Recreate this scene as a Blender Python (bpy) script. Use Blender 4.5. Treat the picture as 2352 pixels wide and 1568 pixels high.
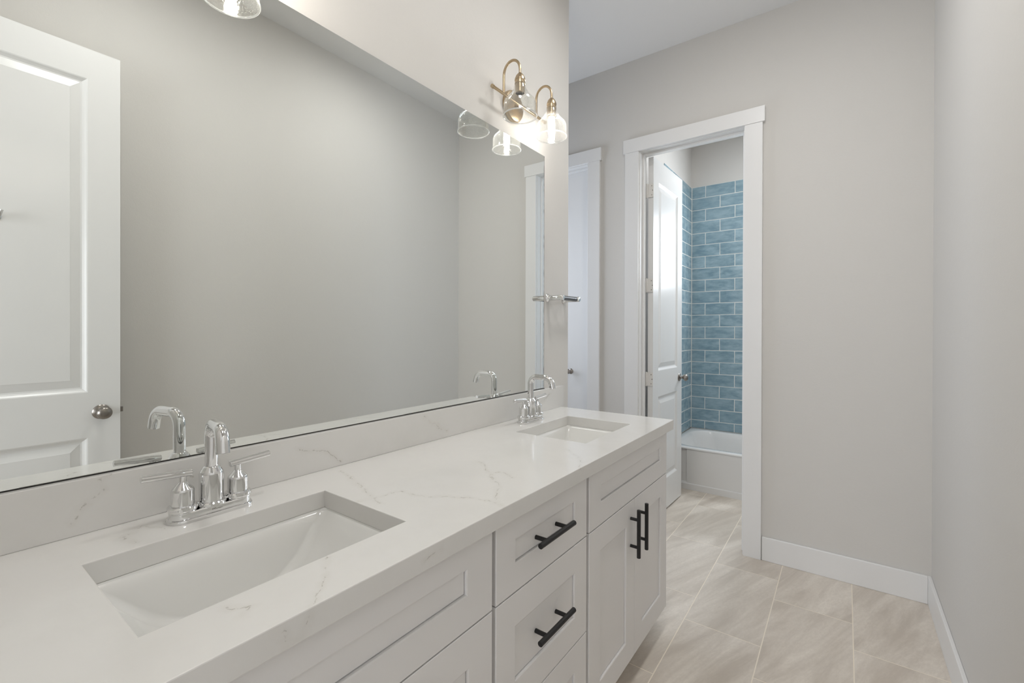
import bpy, bmesh, math, random
from math import sin, cos, pi, radians, atan2, sqrt
from mathutils import Vector, Matrix

S = bpy.context.scene
for o in list(bpy.data.objects): bpy.data.objects.remove(o)
COL = S.collection

# ------------------------------------------------------------------ camera
H = 1.27
F_PX, YAW, PITCH, ROLL, SY = 1041.3772, 0.634, -0.0033, -0.0026, -22.89
cd = bpy.data.cameras.new('camera'); cam = bpy.data.objects.new('camera', cd); COL.objects.link(cam)
cd.sensor_fit = 'HORIZONTAL'; cd.sensor_width = 36.0; cd.lens = 36.0 * F_PX / 2352.0
cd.shift_y = SY / 2352.0; cd.clip_start = 0.02
_r0 = Vector((cos(YAW), sin(YAW), 0)); _d0 = Vector((-sin(YAW), cos(YAW), 0)); _u0 = Vector((0, 0, 1))
_f = _d0 * cos(PITCH) + _u0 * sin(PITCH); _u1 = -_d0 * sin(PITCH) + _u0 * cos(PITCH)
_rt = _r0 * cos(ROLL) - _u1 * sin(ROLL); _up = _r0 * sin(ROLL) + _u1 * cos(ROLL)
M = Matrix((_rt, _up, -_f)).transposed().to_4x4(); M.translation = (0, 0, H)
cam.matrix_world = M
S.camera = cam

# ------------------------------------------------------------------ world, exposure
w = bpy.data.worlds.new('sky'); S.world = w; w.use_nodes = True
w.node_tree.nodes['Background'].inputs[0].default_value = (0.62, 0.74, 0.95, 1)
w.node_tree.nodes['Background'].inputs[1].default_value = 1.6
S.view_settings.view_transform = 'Standard'; S.view_settings.look = 'None'
S.view_settings.gamma = 1.0; S.view_settings.use_curve_mapping = False
S.view_settings.exposure = 0.0

# ------------------------------------------------------------------ large area lights (tub window daylight, added bedroom and hall fill)
def area(name, loc, direction, sx, sy, power, color):
    l = bpy.data.lights.new(name, 'AREA'); l.shape = 'RECTANGLE'; l.size = sx; l.size_y = sy
    l.energy = power; l.color = color
    o = bpy.data.objects.new(name, l); COL.objects.link(o); o.location = loc
    o.rotation_euler = Vector(direction).to_track_quat('-Z', 'Y').to_euler()
    return o
P_BED, P_TUB, P_HALL = 84.0, 19.0, 12.0
area('added_bedroom_fill', (-0.85, -2.95, 1.35), (0.15, 1, 0), 2.7, 1.9, P_BED, (0.97, 0.98, 1.0))  # added area lamp behind the camera, fills the room through the doorway
area('tub_window_daylight', (-0.20, 4.57, 2.05), (0, -1, -0.15), 0.76, 0.66, P_TUB, (0.87, 0.93, 1.0))
area('added_hall_daylight', (-2.43, 2.38, 1.62), (1, -0.12, 0.0), 0.66, 1.35, P_HALL, (0.82, 0.89, 1.0))  # added lamp in the unseen side hall, placed to brighten the right wall
P_CEIL = 35.0      # emission strength of the two added ceiling fill lights
P_BULB = 62.0      # emission strength of the vanity bulbs

# ------------------------------------------------------------------ materials
def srgb(r, g, b):
    f = lambda c: (c/255/12.92) if c/255 <= 0.04045 else ((c/255+0.055)/1.055)**2.4
    return (f(r), f(g), f(b), 1)
class N:
    def __init__(s, name):
        s.m = bpy.data.materials.new(name); s.m.use_nodes = True; s.t = s.m.node_tree
        s.b = s.t.nodes['Principled BSDF']; s.out = s.t.nodes['Material Output']
    def n(s, typ, **kw):
        x = s.t.nodes.new(typ)
        for k, v in kw.items():
            if k.startswith('i_'):
                key = k[2:]; key = int(key) if key.isdigit() else key.replace('_', ' ')
                if hasattr(v, 'node'): s.t.links.new(v, x.inputs[key])
                else: x.inputs[key].default_value = v
            else: setattr(x, k, v)
        return x
    def l(s, a, b): s.t.links.new(a, b)
    def math(s, op, a, b=0.0, clamp=False):
        x = s.n('ShaderNodeMath', operation=op, use_clamp=clamp)
        for i, v in enumerate((a, b)):
            if hasattr(v, 'node'): s.l(v, x.inputs[i])
            else: x.inputs[i].default_value = v
        return x.outputs[0]
    def vm(s, op, a, b=None, scale=None):
        x = s.n('ShaderNodeVectorMath', operation=op)
        for i, v in enumerate((a, b)):
            if v is None: continue
            if hasattr(v, 'node'): s.l(v, x.inputs[i])
            else: x.inputs[i].default_value = v
        if scale is not None:
            if hasattr(scale, 'node'): s.l(scale, x.inputs['Scale'])
            else: x.inputs['Scale'].default_value = scale
        return x
    def mix(s, fac, a, b):
        x = s.n('ShaderNodeMix', data_type='RGBA')
        for i, v in ((0, fac), (6, a), (7, b)):
            if hasattr(v, 'node'): s.l(v, x.inputs[i])
            else: x.inputs[i].default_value = v
        return x.outputs[2]
    def bump(s, h, strength, dist):
        x = s.n('ShaderNodeBump', i_Strength=strength, i_Distance=dist); s.l(h, x.inputs['Height'])
        s.l(x.outputs[0], s.b.inputs['Normal'])

def simple(name, col, rough=0.5, metal=0.0, bump=None, coat=0.0):
    k = N(name); k.b.inputs['Base Color'].default_value = col
    k.b.inputs['Roughness'].default_value = rough; k.b.inputs['Metallic'].default_value = metal
    if coat: k.b.inputs['Coat Weight'].default_value = coat; k.b.inputs['Coat Roughness'].default_value = 0.08
    if bump:
        sc, st, di = bump
        tc = k.n('ShaderNodeTexCoord'); nz = k.n('ShaderNodeTexNoise', i_Scale=sc, i_Detail=3.0)
        k.l(tc.outputs['Object'], nz.inputs['Vector']); k.bump(nz.outputs[0], st, di)
    return k.m

def wall_mat(name, col):
    k = N(name); tc = k.n('ShaderNodeTexCoord')
    n1 = k.n('ShaderNodeTexNoise', i_Scale=230.0, i_Detail=3.0, i_Roughness=0.6); k.l(tc.outputs['Object'], n1.inputs['Vector'])
    n2 = k.n('ShaderNodeTexNoise', i_Scale=60.0, i_Detail=2.0); k.l(tc.outputs['Object'], n2.inputs['Vector'])
    h = k.math('ADD', n1.outputs[0], k.math('MULTIPLY', n2.outputs[0], 0.8))
    k.b.inputs['Base Color'].default_value = col; k.b.inputs['Roughness'].default_value = 0.7; k.b.inputs['Specular IOR Level'].default_value = 0.2
    k.bump(h, 0.25, 0.0012)
    return k.m

M_WALL = wall_mat('greige_wall_paint', srgb(213, 210, 205))
M_TUBWALL = wall_mat('tub_room_wall_paint', srgb(211, 207, 202))
M_CEIL = wall_mat('ceiling_paint', srgb(226, 225, 223))
M_TRIM = simple('white_trim_paint', srgb(232, 231, 229), 0.34, bump=(40, 0.05, 0.001))
M_DOOR = simple('white_door_paint', srgb(232, 231, 229), 0.26, bump=(55, 0.04, 0.001))
M_CAB = simple('white_cabinet_paint', srgb(233, 231, 229), 0.38, bump=(60, 0.03, 0.001))
M_PORC = simple('glazed_porcelain', srgb(228, 227, 223), 0.12, coat=0.5)
M_TUB = simple('white_tub_enamel', srgb(229, 228, 226), 0.18, coat=0.4)
M_CHROME = simple('polished_chrome', (0.80, 0.80, 0.80, 1), 0.06, 1.0, bump=(35, 0.03, 0.001))
M_BLACK = simple('matte_black_metal', srgb(34, 33, 33), 0.42, 0.3)
M_NICKEL = simple('satin_nickel', srgb(150, 144, 138), 0.28, 1.0)
M_BRASS = simple('brushed_brass', srgb(190, 171, 143), 0.32, 1.0, bump=(300, 0.06, 0.0005))
M_SOCK = simple('socket_inside', srgb(60, 52, 44), 0.5)
M_SEAL = simple('dark_mirror_edge', srgb(52, 50, 46), 0.5)
M_DARK = simple('dark_gap', srgb(46, 44, 42), 0.8)
M_HINGE = simple('painted_hinge', srgb(226, 223, 218), 0.35)
M_PLAST = simple('grey_roller_plastic', srgb(96, 99, 103), 0.25)
M_LOGO = simple('etched_lettering', srgb(120, 116, 108), 0.5, 0.4)
M_GROUT = simple('pale_tile_grout', srgb(226, 226, 221), 0.9, bump=(400, 0.1, 0.001))
M_FGROUT = simple('cream_floor_grout', srgb(240, 230, 214), 0.9)
M_CARPET = simple('bedroom_carpet', srgb(170, 163, 152), 0.95, bump=(300, 0.4, 0.004))

k = N('silvered_mirror'); k.b.inputs['Base Color'].default_value = (0.865, 0.885, 0.865, 1)
k.b.inputs['Metallic'].default_value = 1.0; k.b.inputs['Roughness'].default_value = 0.0
M_MIRROR = k.m

k = N('warm_bulb_glow'); k.b.inputs['Base Color'].default_value = (1, 1, 1, 1)
k.b.inputs['Emission Color'].default_value = (1.0, 0.92, 0.84, 1); k.b.inputs['Emission Strength'].default_value = P_BULB
M_BULB = k.m
k = N('ceiling_diffuser_glow'); k.b.inputs['Base Color'].default_value = (1, 1, 1, 1)  # glow of the added ceiling fill lights
k.b.inputs['Emission Color'].default_value = (1.0, 0.995, 0.985, 1); k.b.inputs['Emission Strength'].default_value = P_CEIL
M_CEILFILL = k.m

# seeded clear glass (thin shell: see-through, grazing reflection, tiny bubbles)
k = N('seeded_glass'); tc = k.n('ShaderNodeTexCoord')
k.t.nodes.remove(k.b)
tr = k.n('ShaderNodeBsdfTransparent'); tr.inputs[0].default_value = (0.965, 0.97, 0.965, 1)
gl = k.n('ShaderNodeBsdfGlossy'); gl.inputs['Roughness'].default_value = 0.04; gl.inputs['Color'].default_value = (1, 1, 1, 1)
tl = k.n('ShaderNodeBsdfTranslucent'); tl.inputs[0].default_value = (0.95, 0.95, 0.93, 1)
df = k.n('ShaderNodeBsdfDiffuse'); df.inputs[0].default_value = (0.95, 0.95, 0.93, 1)
nz = k.n('ShaderNodeTexNoise', i_Scale=45.0, i_Detail=2.0); k.l(tc.outputs['Object'], nz.inputs['Vector'])
bp = k.n('ShaderNodeBump', i_Strength=0.35, i_Distance=0.003); k.l(nz.outputs[0], bp.inputs['Height']); k.l(bp.outputs[0], gl.inputs['Normal'])
vo = k.n('ShaderNodeTexVoronoi', i_Scale=260.0); k.l(tc.outputs['Object'], vo.inputs['Vector'])
sd = k.n('ShaderNodeMapRange', i_From_Min=0.10, i_From_Max=0.30, i_To_Min=0.30, i_To_Max=0.0); k.l(vo.outputs['Distance'], sd.inputs[0])
lw = k.n('ShaderNodeLayerWeight', i_Blend=0.35)
fz = k.n('ShaderNodeMapRange', i_From_Min=0.0, i_From_Max=1.0, i_To_Min=0.06, i_To_Max=0.75); k.l(lw.outputs['Facing'], fz.inputs[0])
pw = k.math('POWER', lw.outputs['Facing'], 3.0); fac = k.math('ADD', k.math('MULTIPLY', pw, 0.75), 0.07, True)
m1 = k.n('ShaderNodeMixShader'); k.l(fac, m1.inputs[0]); k.l(tr.outputs[0], m1.inputs[1]); k.l(gl.outputs[0], m1.inputs[2])
ad = k.n('ShaderNodeMixShader'); ad.inputs[0].default_value = 0.5; k.l(tl.outputs[0], ad.inputs[1]); k.l(df.outputs[0], ad.inputs[2])
m2 = k.n('ShaderNodeMixShader'); k.l(k.math('ADD', sd.outputs[0], k.math('ADD', k.math('MULTIPLY', pw, 0.12), 0.015), True), m2.inputs[0]); k.l(m1.outputs[0], m2.inputs[1]); k.l(ad.outputs[0], m2.inputs[2])
k.l(m2.outputs[0], k.out.inputs[0])
M_GLASS = k.m

# thick fire-polished rim of the shades
k = N('glass_rim'); k.t.nodes.remove(k.b)
tr = k.n('ShaderNodeBsdfTransparent'); tr.inputs[0].default_value = (0.9, 0.91, 0.9, 1)
gl = k.n('ShaderNodeBsdfGlossy'); gl.inputs['Roughness'].default_value = 0.08
tl = k.n('ShaderNodeBsdfTranslucent'); tl.inputs[0].default_value = (0.95, 0.95, 0.94, 1)
m0 = k.n('ShaderNodeMixShader'); m0.inputs[0].default_value = 0.45; k.l(gl.outputs[0], m0.inputs[1]); k.l(tl.outputs[0], m0.inputs[2])
m1 = k.n('ShaderNodeMixShader'); m1.inputs[0].default_value = 0.62; k.l(tr.outputs[0], m1.inputs[1]); k.l(m0.outputs[0], m1.inputs[2]); k.l(m1.outputs[0], k.out.inputs[0])
M_RIM = k.m

# window glass
k = N('window_glass'); k.t.nodes.remove(k.b)
tr = k.n('ShaderNodeBsdfTransparent'); gl = k.n('ShaderNodeBsdfGlossy'); gl.inputs['Roughness'].default_value = 0.02
m1 = k.n('ShaderNodeMixShader'); m1.inputs[0].default_value = 0.06
k.l(tr.outputs[0], m1.inputs[1]); k.l(gl.outputs[0], m1.inputs[2]); k.l(m1.outputs[0], k.out.inputs[0])
M_PANE = k.m

# quartz with thin veins
VEINS = [
[(-1.09,.713,.889),(-.958,.672,.889),(-.861,.643,.889),(-.826,.634,.889)],
[(-.868,.605,.889),(-.859,.641,.889),(-.848,.71,.889),(-.803,.708,.889),(-.766,.719,.889),(-.733,.751,.889),(-.684,.77,.889),(-.624,.784,.889)],
[(-.773,.942,.889),(-.674,.866,.889),(-.624,.784,.889),(-.591,.78,.889)],
[(-.697,.431,.889),(-.675,.412,.889),(-.639,.389,.889),(-.595,.342,.889),(-.589,.334,.872),(-.589,.324,.855)],
[(-.589,.292,.887),(-.589,.306,.854),(-.589,.324,.855)],
[(-.589,.587,.872),(-.589,.567,.873),(-.589,.547,.866)],
[(-.85,1.0,.889),(-.755,.934,.889),(-.677,.868,.889),(-.638,.807,.889)],
[(-.756,.943,.889),(-.735,.964,.889),(-.694,.942,.889)],
[(-.711,1.269,.889),(-.659,1.228,.889),(-.614,1.177,.889),(-.589,1.12,.889)],
[(-1.044,.306,.889),(-1.10,.282,.889),(-1.064,.25,.889),(-1.02,.252,.889)],
[(-1.139,.255,.995),(-1.139,.227,.984),(-1.139,.232,.965),(-1.139,.188,.917)],
[(-.683,.268,.889),(-.653,.29,.889),(-.644,.275,.889)],
[(-1.139,1.723,.911),(-1.139,1.834,.957),(-1.139,1.885,.978)],
[(-1.139,1.05,.975),(-1.139,1.12,.93),(-1.139,1.16,.915)],
[(-1.139,.62,.96),(-1.139,.70,.935),(-1.139,.74,.90)],
[(-1.139,.34,.97),(-1.139,.40,.945)],
]
def quartz():
    k = N('white_veined_quartz'); g = k.n('ShaderNodeNewGeometry'); pos = g.outputs['Position']
    nz = k.n('ShaderNodeTexNoise', i_Scale=28.0, i_Detail=4.0, i_Roughness=0.62); k.l(pos, nz.inputs['Vector'])
    off = k.vm('SUBTRACT', nz.outputs['Color'], (0.5, 0.5, 0.5)).outputs[0]
    wp = k.vm('ADD', pos, k.vm('SCALE', off, scale=0.034).outputs[0]).outputs[0]
    dmin = None
    for ln in VEINS:
        for a, b in zip(ln[:-1], ln[1:]):
            A = Vector(a); B = Vector(b); L2 = (B-A).length_squared
            wa = k.vm('SUBTRACT', wp, tuple(A)).outputs[0]
            t = k.math('MULTIPLY', k.vm('DOT_PRODUCT', wa, tuple(B-A)).outputs['Value'], 1.0/L2, True)
            q = k.vm('SUBTRACT', wa, k.vm('SCALE', tuple(B-A), scale=t).outputs[0]).outputs[0]
            d = k.vm('LENGTH', q).outputs['Value']
            dmin = d if dmin is None else k.math('MINIMUM', dmin, d)
    thin = k.n('ShaderNodeMapRange', interpolation_type='SMOOTHSTEP', i_From_Min=0.0, i_From_Max=0.0023, i_To_Min=1.0, i_To_Max=0.0); k.l(dmin, thin.inputs[0])
    halo = k.n('ShaderNodeMapRange', interpolation_type='SMOOTHSTEP', i_From_Min=0.0, i_From_Max=0.014, i_To_Min=1.0, i_To_Max=0.0); k.l(dmin, halo.inputs[0])
    br = k.n('ShaderNodeTexNoise', i_Scale=55.0, i_Detail=2.0); k.l(pos, br.inputs['Vector'])
    brk = k.n('ShaderNodeMapRange', i_From_Min=0.36, i_From_Max=0.60, i_To_Min=0.45, i_To_Max=1.0); k.l(br.outputs[0], brk.inputs[0])
    v = k.math('MULTIPLY', thin.outputs[0], brk.outputs[0])
    cl = k.n('ShaderNodeTexNoise', i_Scale=5.0, i_Detail=5.0, i_Roughness=0.65); k.l(pos, cl.inputs['Vector'])
    clm = k.n('ShaderNodeMapRange', i_From_Min=0.45, i_From_Max=0.75, i_To_Min=0.0, i_To_Max=0.55); k.l(cl.outputs[0], clm.inputs[0])
    c = k.mix(clm.outputs[0], srgb(226, 224, 220), srgb(217, 215, 210))
    c = k.mix(k.math('MULTIPLY', k.math('MULTIPLY', halo.outputs[0], brk.outputs[0]), 0.25), c, srgb(205, 201, 192))
    c = k.mix(k.math('MULTIPLY', v, 0.62), c, srgb(150, 144, 133))
    k.l(c, k.b.inputs['Base Color']); k.b.inputs['Roughness'].default_value = 0.16
    k.b.inputs['Coat Weight'].default_value = 0.2; k.b.inputs['Coat Roughness'].default_value = 0.06
    return k.m
M_QUARTZ = quartz()

def blue_tile():
    k = N('glazed_blue_tile'); g = k.n('ShaderNodeNewGeometry'); pos = g.outputs['Position']; rnd = g.outputs['Random Per Island']
    sh = k.n('ShaderNodeVectorMath', operation='ADD'); k.l(pos, sh.inputs[0])
    cmb = k.n('ShaderNodeCombineXYZ'); k.l(k.math('MULTIPLY', rnd, 37.0), cmb.inputs[0]); k.l(k.math('MULTIPLY', rnd, 91.0), cmb.inputs[2]); k.l(cmb.outputs[0], sh.inputs[1])
    mp = k.n('ShaderNodeMapping'); mp.inputs['Scale'].default_value = (6, 6, 16); k.l(sh.outputs[0], mp.inputs[0])
    nz = k.n('ShaderNodeTexNoise', i_Scale=1.6, i_Detail=5.0, i_Roughness=0.6); k.l(mp.outputs[0], nz.inputs['Vector'])
    r = k.n('ShaderNodeMapRange', i_From_Min=0.35, i_From_Max=0.68); k.l(nz.outputs[0], r.inputs[0])
    c = k.mix(r.outputs[0], srgb(127, 154, 166), srgb(168, 190, 199))
    c2 = k.mix(k.math('MULTIPLY', rnd, 0.35), c, srgb(120, 146, 158))
    k.l(c2, k.b.inputs['Base Color']); k.b.inputs['Roughness'].default_value = 0.10
    n2 = k.n('ShaderNodeTexNoise', i_Scale=16.0, i_Detail=2.0); k.l(sh.outputs[0], n2.inputs['Vector'])
    k.bump(n2.outputs[0], 0.55, 0.006)
    return k.m
M_TILE = blue_tile()

def floor_tile():
    k = N('porcelain_floor_tile'); g = k.n('ShaderNodeNewGeometry'); pos = g.outputs['Position']; rnd = g.outputs['Random Per Island']
    cmb = k.n('ShaderNodeCombineXYZ'); k.l(k.math('MULTIPLY', rnd, 53.0), cmb.inputs[0]); k.l(k.math('MULTIPLY', rnd, 29.0), cmb.inputs[1])
    p2 = k.vm('ADD', pos, cmb.outputs[0]).outputs[0]
    mp0 = k.n('ShaderNodeMapping'); mp0.inputs['Rotation'].default_value = (0, 0, radians(20)); k.l(p2, mp0.inputs[0])
    mp = k.n('ShaderNodeMapping'); mp.inputs['Scale'].default_value = (9, 1.3, 1); k.l(mp0.outputs[0], mp.inputs[0])
    nz = k.n('ShaderNodeTexNoise', i_Scale=1.0, i_Detail=6.0, i_Roughness=0.62, i_Distortion=0.5); k.l(mp.outputs[0], nz.inputs['Vector'])
    fine = k.n('ShaderNodeTexNoise', i_Scale=90.0, i_Detail=4.0, i_Roughness=0.7); 
    mf = k.n('ShaderNodeMapping'); mf.inputs['Scale'].default_value = (1.3, 0.5, 1); k.l(mp0.outputs[0], mf.inputs[0]); k.l(mf.outputs[0], fine.inputs['Vector'])
    r = k.n('ShaderNodeMapRange', i_From_Min=0.38, i_From_Max=0.64); k.l(nz.outputs[0], r.inputs[0])
    c = k.mix(r.outputs[0], srgb(200, 189, 176), srgb(238, 229, 217))
    rf = k.n('ShaderNodeMapRange', i_From_Min=0.35, i_From_Max=0.65, i_To_Min=0.0, i_To_Max=0.30); k.l(fine.outputs[0], rf.inputs[0])
    c = k.mix(rf.outputs[0], c, srgb(190, 178, 163))
    c = k.mix(k.math('MULTIPLY', rnd, 0.25), c, srgb(204, 196, 184))
    k.l(c, k.b.inputs['Base Color']); k.b.inputs['Roughness'].default_value = 0.42
    k.bump(fine.outputs[0], 0.08, 0.001)
    return k.m
M_FTILE = floor_tile()

# ------------------------------------------------------------------ mesh helpers
ORG = {}
def supported(prof, e):
    out = [prof[0]]
    for a, b in zip(prof[:-1], prof[1:]):
        L = sqrt(sum((q-p)**2 for p, q in zip(a, b)))
        if L > 3*e:
            t = e/L
            out.append(tuple(p+(q-p)*t for p, q in zip(a, b))); out.append(tuple(q+(p-q)*t for p, q in zip(a, b)))
        out.append(b)
    return out
class MB:
    def __init__(s): s.v = []; s.f = []; s.mi = []
    def add(s, vs, fs, mi=0):
        b = len(s.v); s.v += [tuple(v) for v in vs]
        for f in fs: s.f.append(tuple(b+i for i in f)); s.mi.append(mi)
        return s
    def box(s, x0, x1, y0, y1, z0, z1, mi=0):
        return s.add([(x0,y0,z0),(x1,y0,z0),(x1,y1,z0),(x0,y1,z0),(x0,y0,z1),(x1,y0,z1),(x1,y1,z1),(x0,y1,z1)],
                     [(0,3,2,1),(4,5,6,7),(0,1,5,4),(1,2,6,5),(2,3,7,6),(3,0,4,7)], mi)
    def quad(s, a, b, c, d, mi=0): return s.add([a,b,c,d],[(0,1,2,3)],mi)
    def rings(s, rs, cap0=False, cap1=False, mi=0, closed=True):
        n = len(rs[0]); vs = [p for r in rs for p in r]; fs = []
        for i in range(len(rs)-1):
            for j in range(n if closed else n-1):
                fs.append((i*n+j, i*n+(j+1)%n, (i+1)*n+(j+1)%n, (i+1)*n+j))
        if cap0: fs.append(tuple(reversed(range(n))))
        if cap1: fs.append(tuple((len(rs)-1)*n+j for j in range(n)))
        return s.add(vs, fs, mi)
    def lathe(s, prof, c=(0,0,0), axis='z', seg=32, mi=0, caps=True, sup=0.0):
        rs = []
        if sup: prof = supported(prof, sup)
        for r, h in prof:
            ring = []
            for j in range(seg):
                a = 2*pi*j/seg; u, v = r*cos(a), r*sin(a)
                if axis == 'z': p = (c[0]+u, c[1]+v, c[2]+h)
                elif axis == 'x': p = (c[0]+h, c[1]+u, c[2]+v)
                elif axis == '-x': p = (c[0]-h, c[1]-u, c[2]+v)
                elif axis == 'y': p = (c[0]+v, c[1]+h, c[2]+u)
                elif axis == '-y': p = (c[0]-v, c[1]-h, c[2]+u)
                ring.append(p)
            rs.append(ring)
        return s.rings(rs, caps, caps, mi)
    def tube(s, path, r, seg=20, mi=0, caps=True):
        P = [Vector(p) for p in path]; rad = r if isinstance(r, (list, tuple)) else [r]*len(P)
        rs = []; T0 = (P[1]-P[0]).normalized()
        up = Vector((0,0,1)) if abs(T0.z) < .9 else Vector((0,1,0))
        nrm = (up - T0*up.dot(T0)).normalized()
        for i, p in enumerate(P):
            T = (P[min(i+1,len(P)-1)] - P[max(i-1,0)]).normalized()
            nrm = (nrm - T*nrm.dot(T)).normalized(); bn = T.cross(nrm)
            rs.append([tuple(p + nrm*rad[i]*cos(2*pi*j/seg) + bn*rad[i]*sin(2*pi*j/seg)) for j in range(seg)])
        return s.rings(rs, caps, caps, mi)
    def build(s, name, mats, parent=None, smooth=None, bevel=0.0, weld=True, origin=None, bseg=2):
        org = Vector((0,0,0))
        if parent is not None: org = Vector(ORG[parent.name])
        o_abs = Vector(origin) if origin is not None else org
        me = bpy.data.meshes.new(name); me.from_pydata([tuple(Vector(v)-o_abs) for v in s.v], [], s.f)
        for m in (mats if isinstance(mats, (list, tuple)) else [mats]): me.materials.append(m)
        for p, mi in zip(me.polygons, s.mi): p.material_index = mi
        bm = bmesh.new(); bm.from_mesh(me)
        if weld: bmesh.ops.remove_doubles(bm, verts=bm.verts, dist=1e-5)
        bmesh.ops.recalc_face_normals(bm, faces=bm.faces)
        if bevel:
            es = [e for e in bm.edges if len(e.link_faces) == 2 and e.calc_face_angle(0) > radians(35)]
            bmesh.ops.bevel(bm, geom=es, offset=bevel, segments=bseg, affect='EDGES', profile=0.6, clamp_overlap=True)
        bm.to_mesh(me); bm.free()
        if smooth is not None:
            for p in me.polygons: p.use_smooth = True
            me.set_sharp_from_angle(angle=radians(smooth))
        o = bpy.data.objects.new(name, me); COL.objects.link(o)
        if parent is not None: o.parent = parent; o.location = o_abs - org
        else: o.location = o_abs
        ORG[o.name] = tuple(o_abs)
        return o

def tag(o, label, cat, group=None):
    o['label'] = label; o['category'] = cat
    if group: o['group'] = group
    return o
def thing(name, loc, label, cat, group=None):
    o = bpy.data.objects.new(name, None); COL.objects.link(o); o.location = loc
    o.empty_display_size = 0.05; ORG[o.name] = tuple(loc)
    return tag(o, label, cat, group)
def struct(o): o['kind'] = 'structure'; return o
def sempty(name, loc):
    o = bpy.data.objects.new(name, None); COL.objects.link(o); o.location = loc; o.empty_display_size = 0.05
    ORG[o.name] = tuple(loc); return struct(o)
def copy_tree(o, parent=None):
    c = o.copy(); COL.objects.link(c)
    if parent is not None: c.parent = parent
    for ch in [x for x in bpy.data.objects if x.parent is o]: copy_tree(ch, c)
    return c
def rr(cx, cy, hx, hy, r, z, n=8):
    out = []
    for qx, qy, a0 in ((1,1,0),(-1,1,pi/2),(-1,-1,pi),(1,-1,3*pi/2)):
        for i in range(n+1):
            a = a0 + (pi/2)*i/n
            out.append((cx+qx*(hx-r)+r*cos(a), cy+qy*(hy-r)+r*sin(a), z))
    return out
def arc(c, r, a0, a1, n, ax1, ax2):
    c = Vector(c); ax1 = Vector(ax1); ax2 = Vector(ax2)
    return [tuple(c + ax1*r*cos(a0+(a1-a0)*i/n) + ax2*r*sin(a0+(a1-a0)*i/n)) for i in range(n+1)]

# ------------------------------------------------------------------ room dimensions
XL, XR = -1.163, 0.3275        # mirror wall face, right wall face
YF, YB = 2.854, -0.19          # far wall face, entry wall face
ZC = 3.03                      # ceiling
YW = 2.073                     # end of the mirror wall
TX0, TY0, TY1 = -1.203, 2.969, 4.55   # tub room
HX = -2.40                     # hall side wall
T = 0.115

# floor: tiles as islands + grout bed
fl = MB()
fl.box(-2.5, 0.45, -0.32, 4.66, -0.03, -0.0005, 1)
PX, PY, G = 0.2993, 0.6005, 0.0021
for c in range(-9, 2):
    x0 = 0.031 + c*PX; x1 = x0 + PX
    j0 = 2.26 - 0.2*c
    j0 -= math.floor((j0+0.32)/PY)*PY + PY
    y = j0
    while y < 4.66:
        a, b = max(y+G, -0.32), min(y+PY-G, 4.66); xa, xb = max(x0+G, -2.5), min(x1-G, 0.45)
        if b-a > 0.004 and xb-xa > 0.004:
            fl.box(xa, xb, a, b, -0.004, 0.0, 0)
        y += PY
floor = struct(fl.build('floor', [M_FTILE, M_FGROUT]))
struct(MB().box(-2.5, 2.1, -3.1, -0.306, -0.03, -0.0005).build('floor_bedroom', M_CARPET))
struct(MB().box(-2.52, 2.2, -3.2, 4.7, ZC, ZC+0.06).build('ceiling', M_CEIL))

# walls
def wallx(name, x0, x1, y0, y1, z0, z1, holes, mat=M_WALL):
    """wall along X (thin in Y) with rectangular holes (xa, xb, za, zb)"""
    b = MB(); xs = sorted({x0, x1, *[h[0] for h in holes], *[h[1] for h in holes]})
    for xa, xb in zip(xs[:-1], xs[1:]):
        zs = [(z0, z1)]
        for h in holes:
            if h[0] <= xa+1e-6 and h[1] >= xb-1e-6:
                nz_ = []
                for za, zb in zs:
                    if h[2] > za: nz_.append((za, min(zb, h[2])))
                    if h[3] < zb: nz_.append((max(za, h[3]), zb))
                zs = nz_
        for za, zb in zs: b.box(xa, xb, y0, y1, za, zb)
    return struct(b.build(name, mat, weld=False))
def wally(name, y0, y1, x0, x1, z0, z1, holes, mat=M_WALL):
    b = MB(); ys = sorted({y0, y1, *[h[0] for h in holes], *[h[1] for h in holes]})
    for ya, yb in zip(ys[:-1], ys[1:]):
        zs = [(z0, z1)]
        for h in holes:
            if h[0] <= ya+1e-6 and h[1] >= yb-1e-6:
                nz_ = []
                for za, zb in zs:
                    if h[2] > za: nz_.append((za, min(zb, h[2])))
                    if h[3] < zb: nz_.append((max(za, h[3]), zb))
                zs = nz_
        for za, zb in zs: b.box(x0, x1, ya, yb, za, zb)
    return struct(b.build(name, mat, weld=False))

wally('wall_left', YB-T, YW, XL-T, XL, 0, ZC, [])
wally('wall_right', YB-T, YF+T, XR, XR+T, 0, ZC, [])
D1 = (-1.089, -0.452)      # rough opening of the tub room door
D2 = (-2.085, -1.430)      # rough opening of the second door
DZ = 2.433
wallx('wall_far', HX, XR, YF, YF+T, 0, ZC, [(D1[0], D1[1], 0, DZ), (D2[0], D2[1], 0, DZ)])
D3 = (-0.555, 0.250)
wallx('wall_back', HX, XR, YB-T, YB, 0, ZC, [(D3[0], D3[1], 0, DZ)])
wally('wall_hall', YB-T, YF+T, HX-T, HX, 0, ZC, [(2.0, 2.75, 0.9, 2.35)])
# tub room
wally('wall_tub_left', TY0, TY1, TX0-T, TX0, 0, ZC, [], M_TUBWALL)
wally('wall_tub_right', TY0, TY1, XR, XR+T, 0, ZC, [], M_TUBWALL)
WT = (-0.58, 0.18, 1.72, 2.38)   # window above the tub
wallx('wall_tub_back', TX0-T, XR+T, TY1, TY1+T, 0, ZC, [WT], M_TUBWALL)
# closet behind the second door
wallx('wall_closet', HX, TX0-T, 3.6, 3.7, 0, ZC, [])
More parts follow.
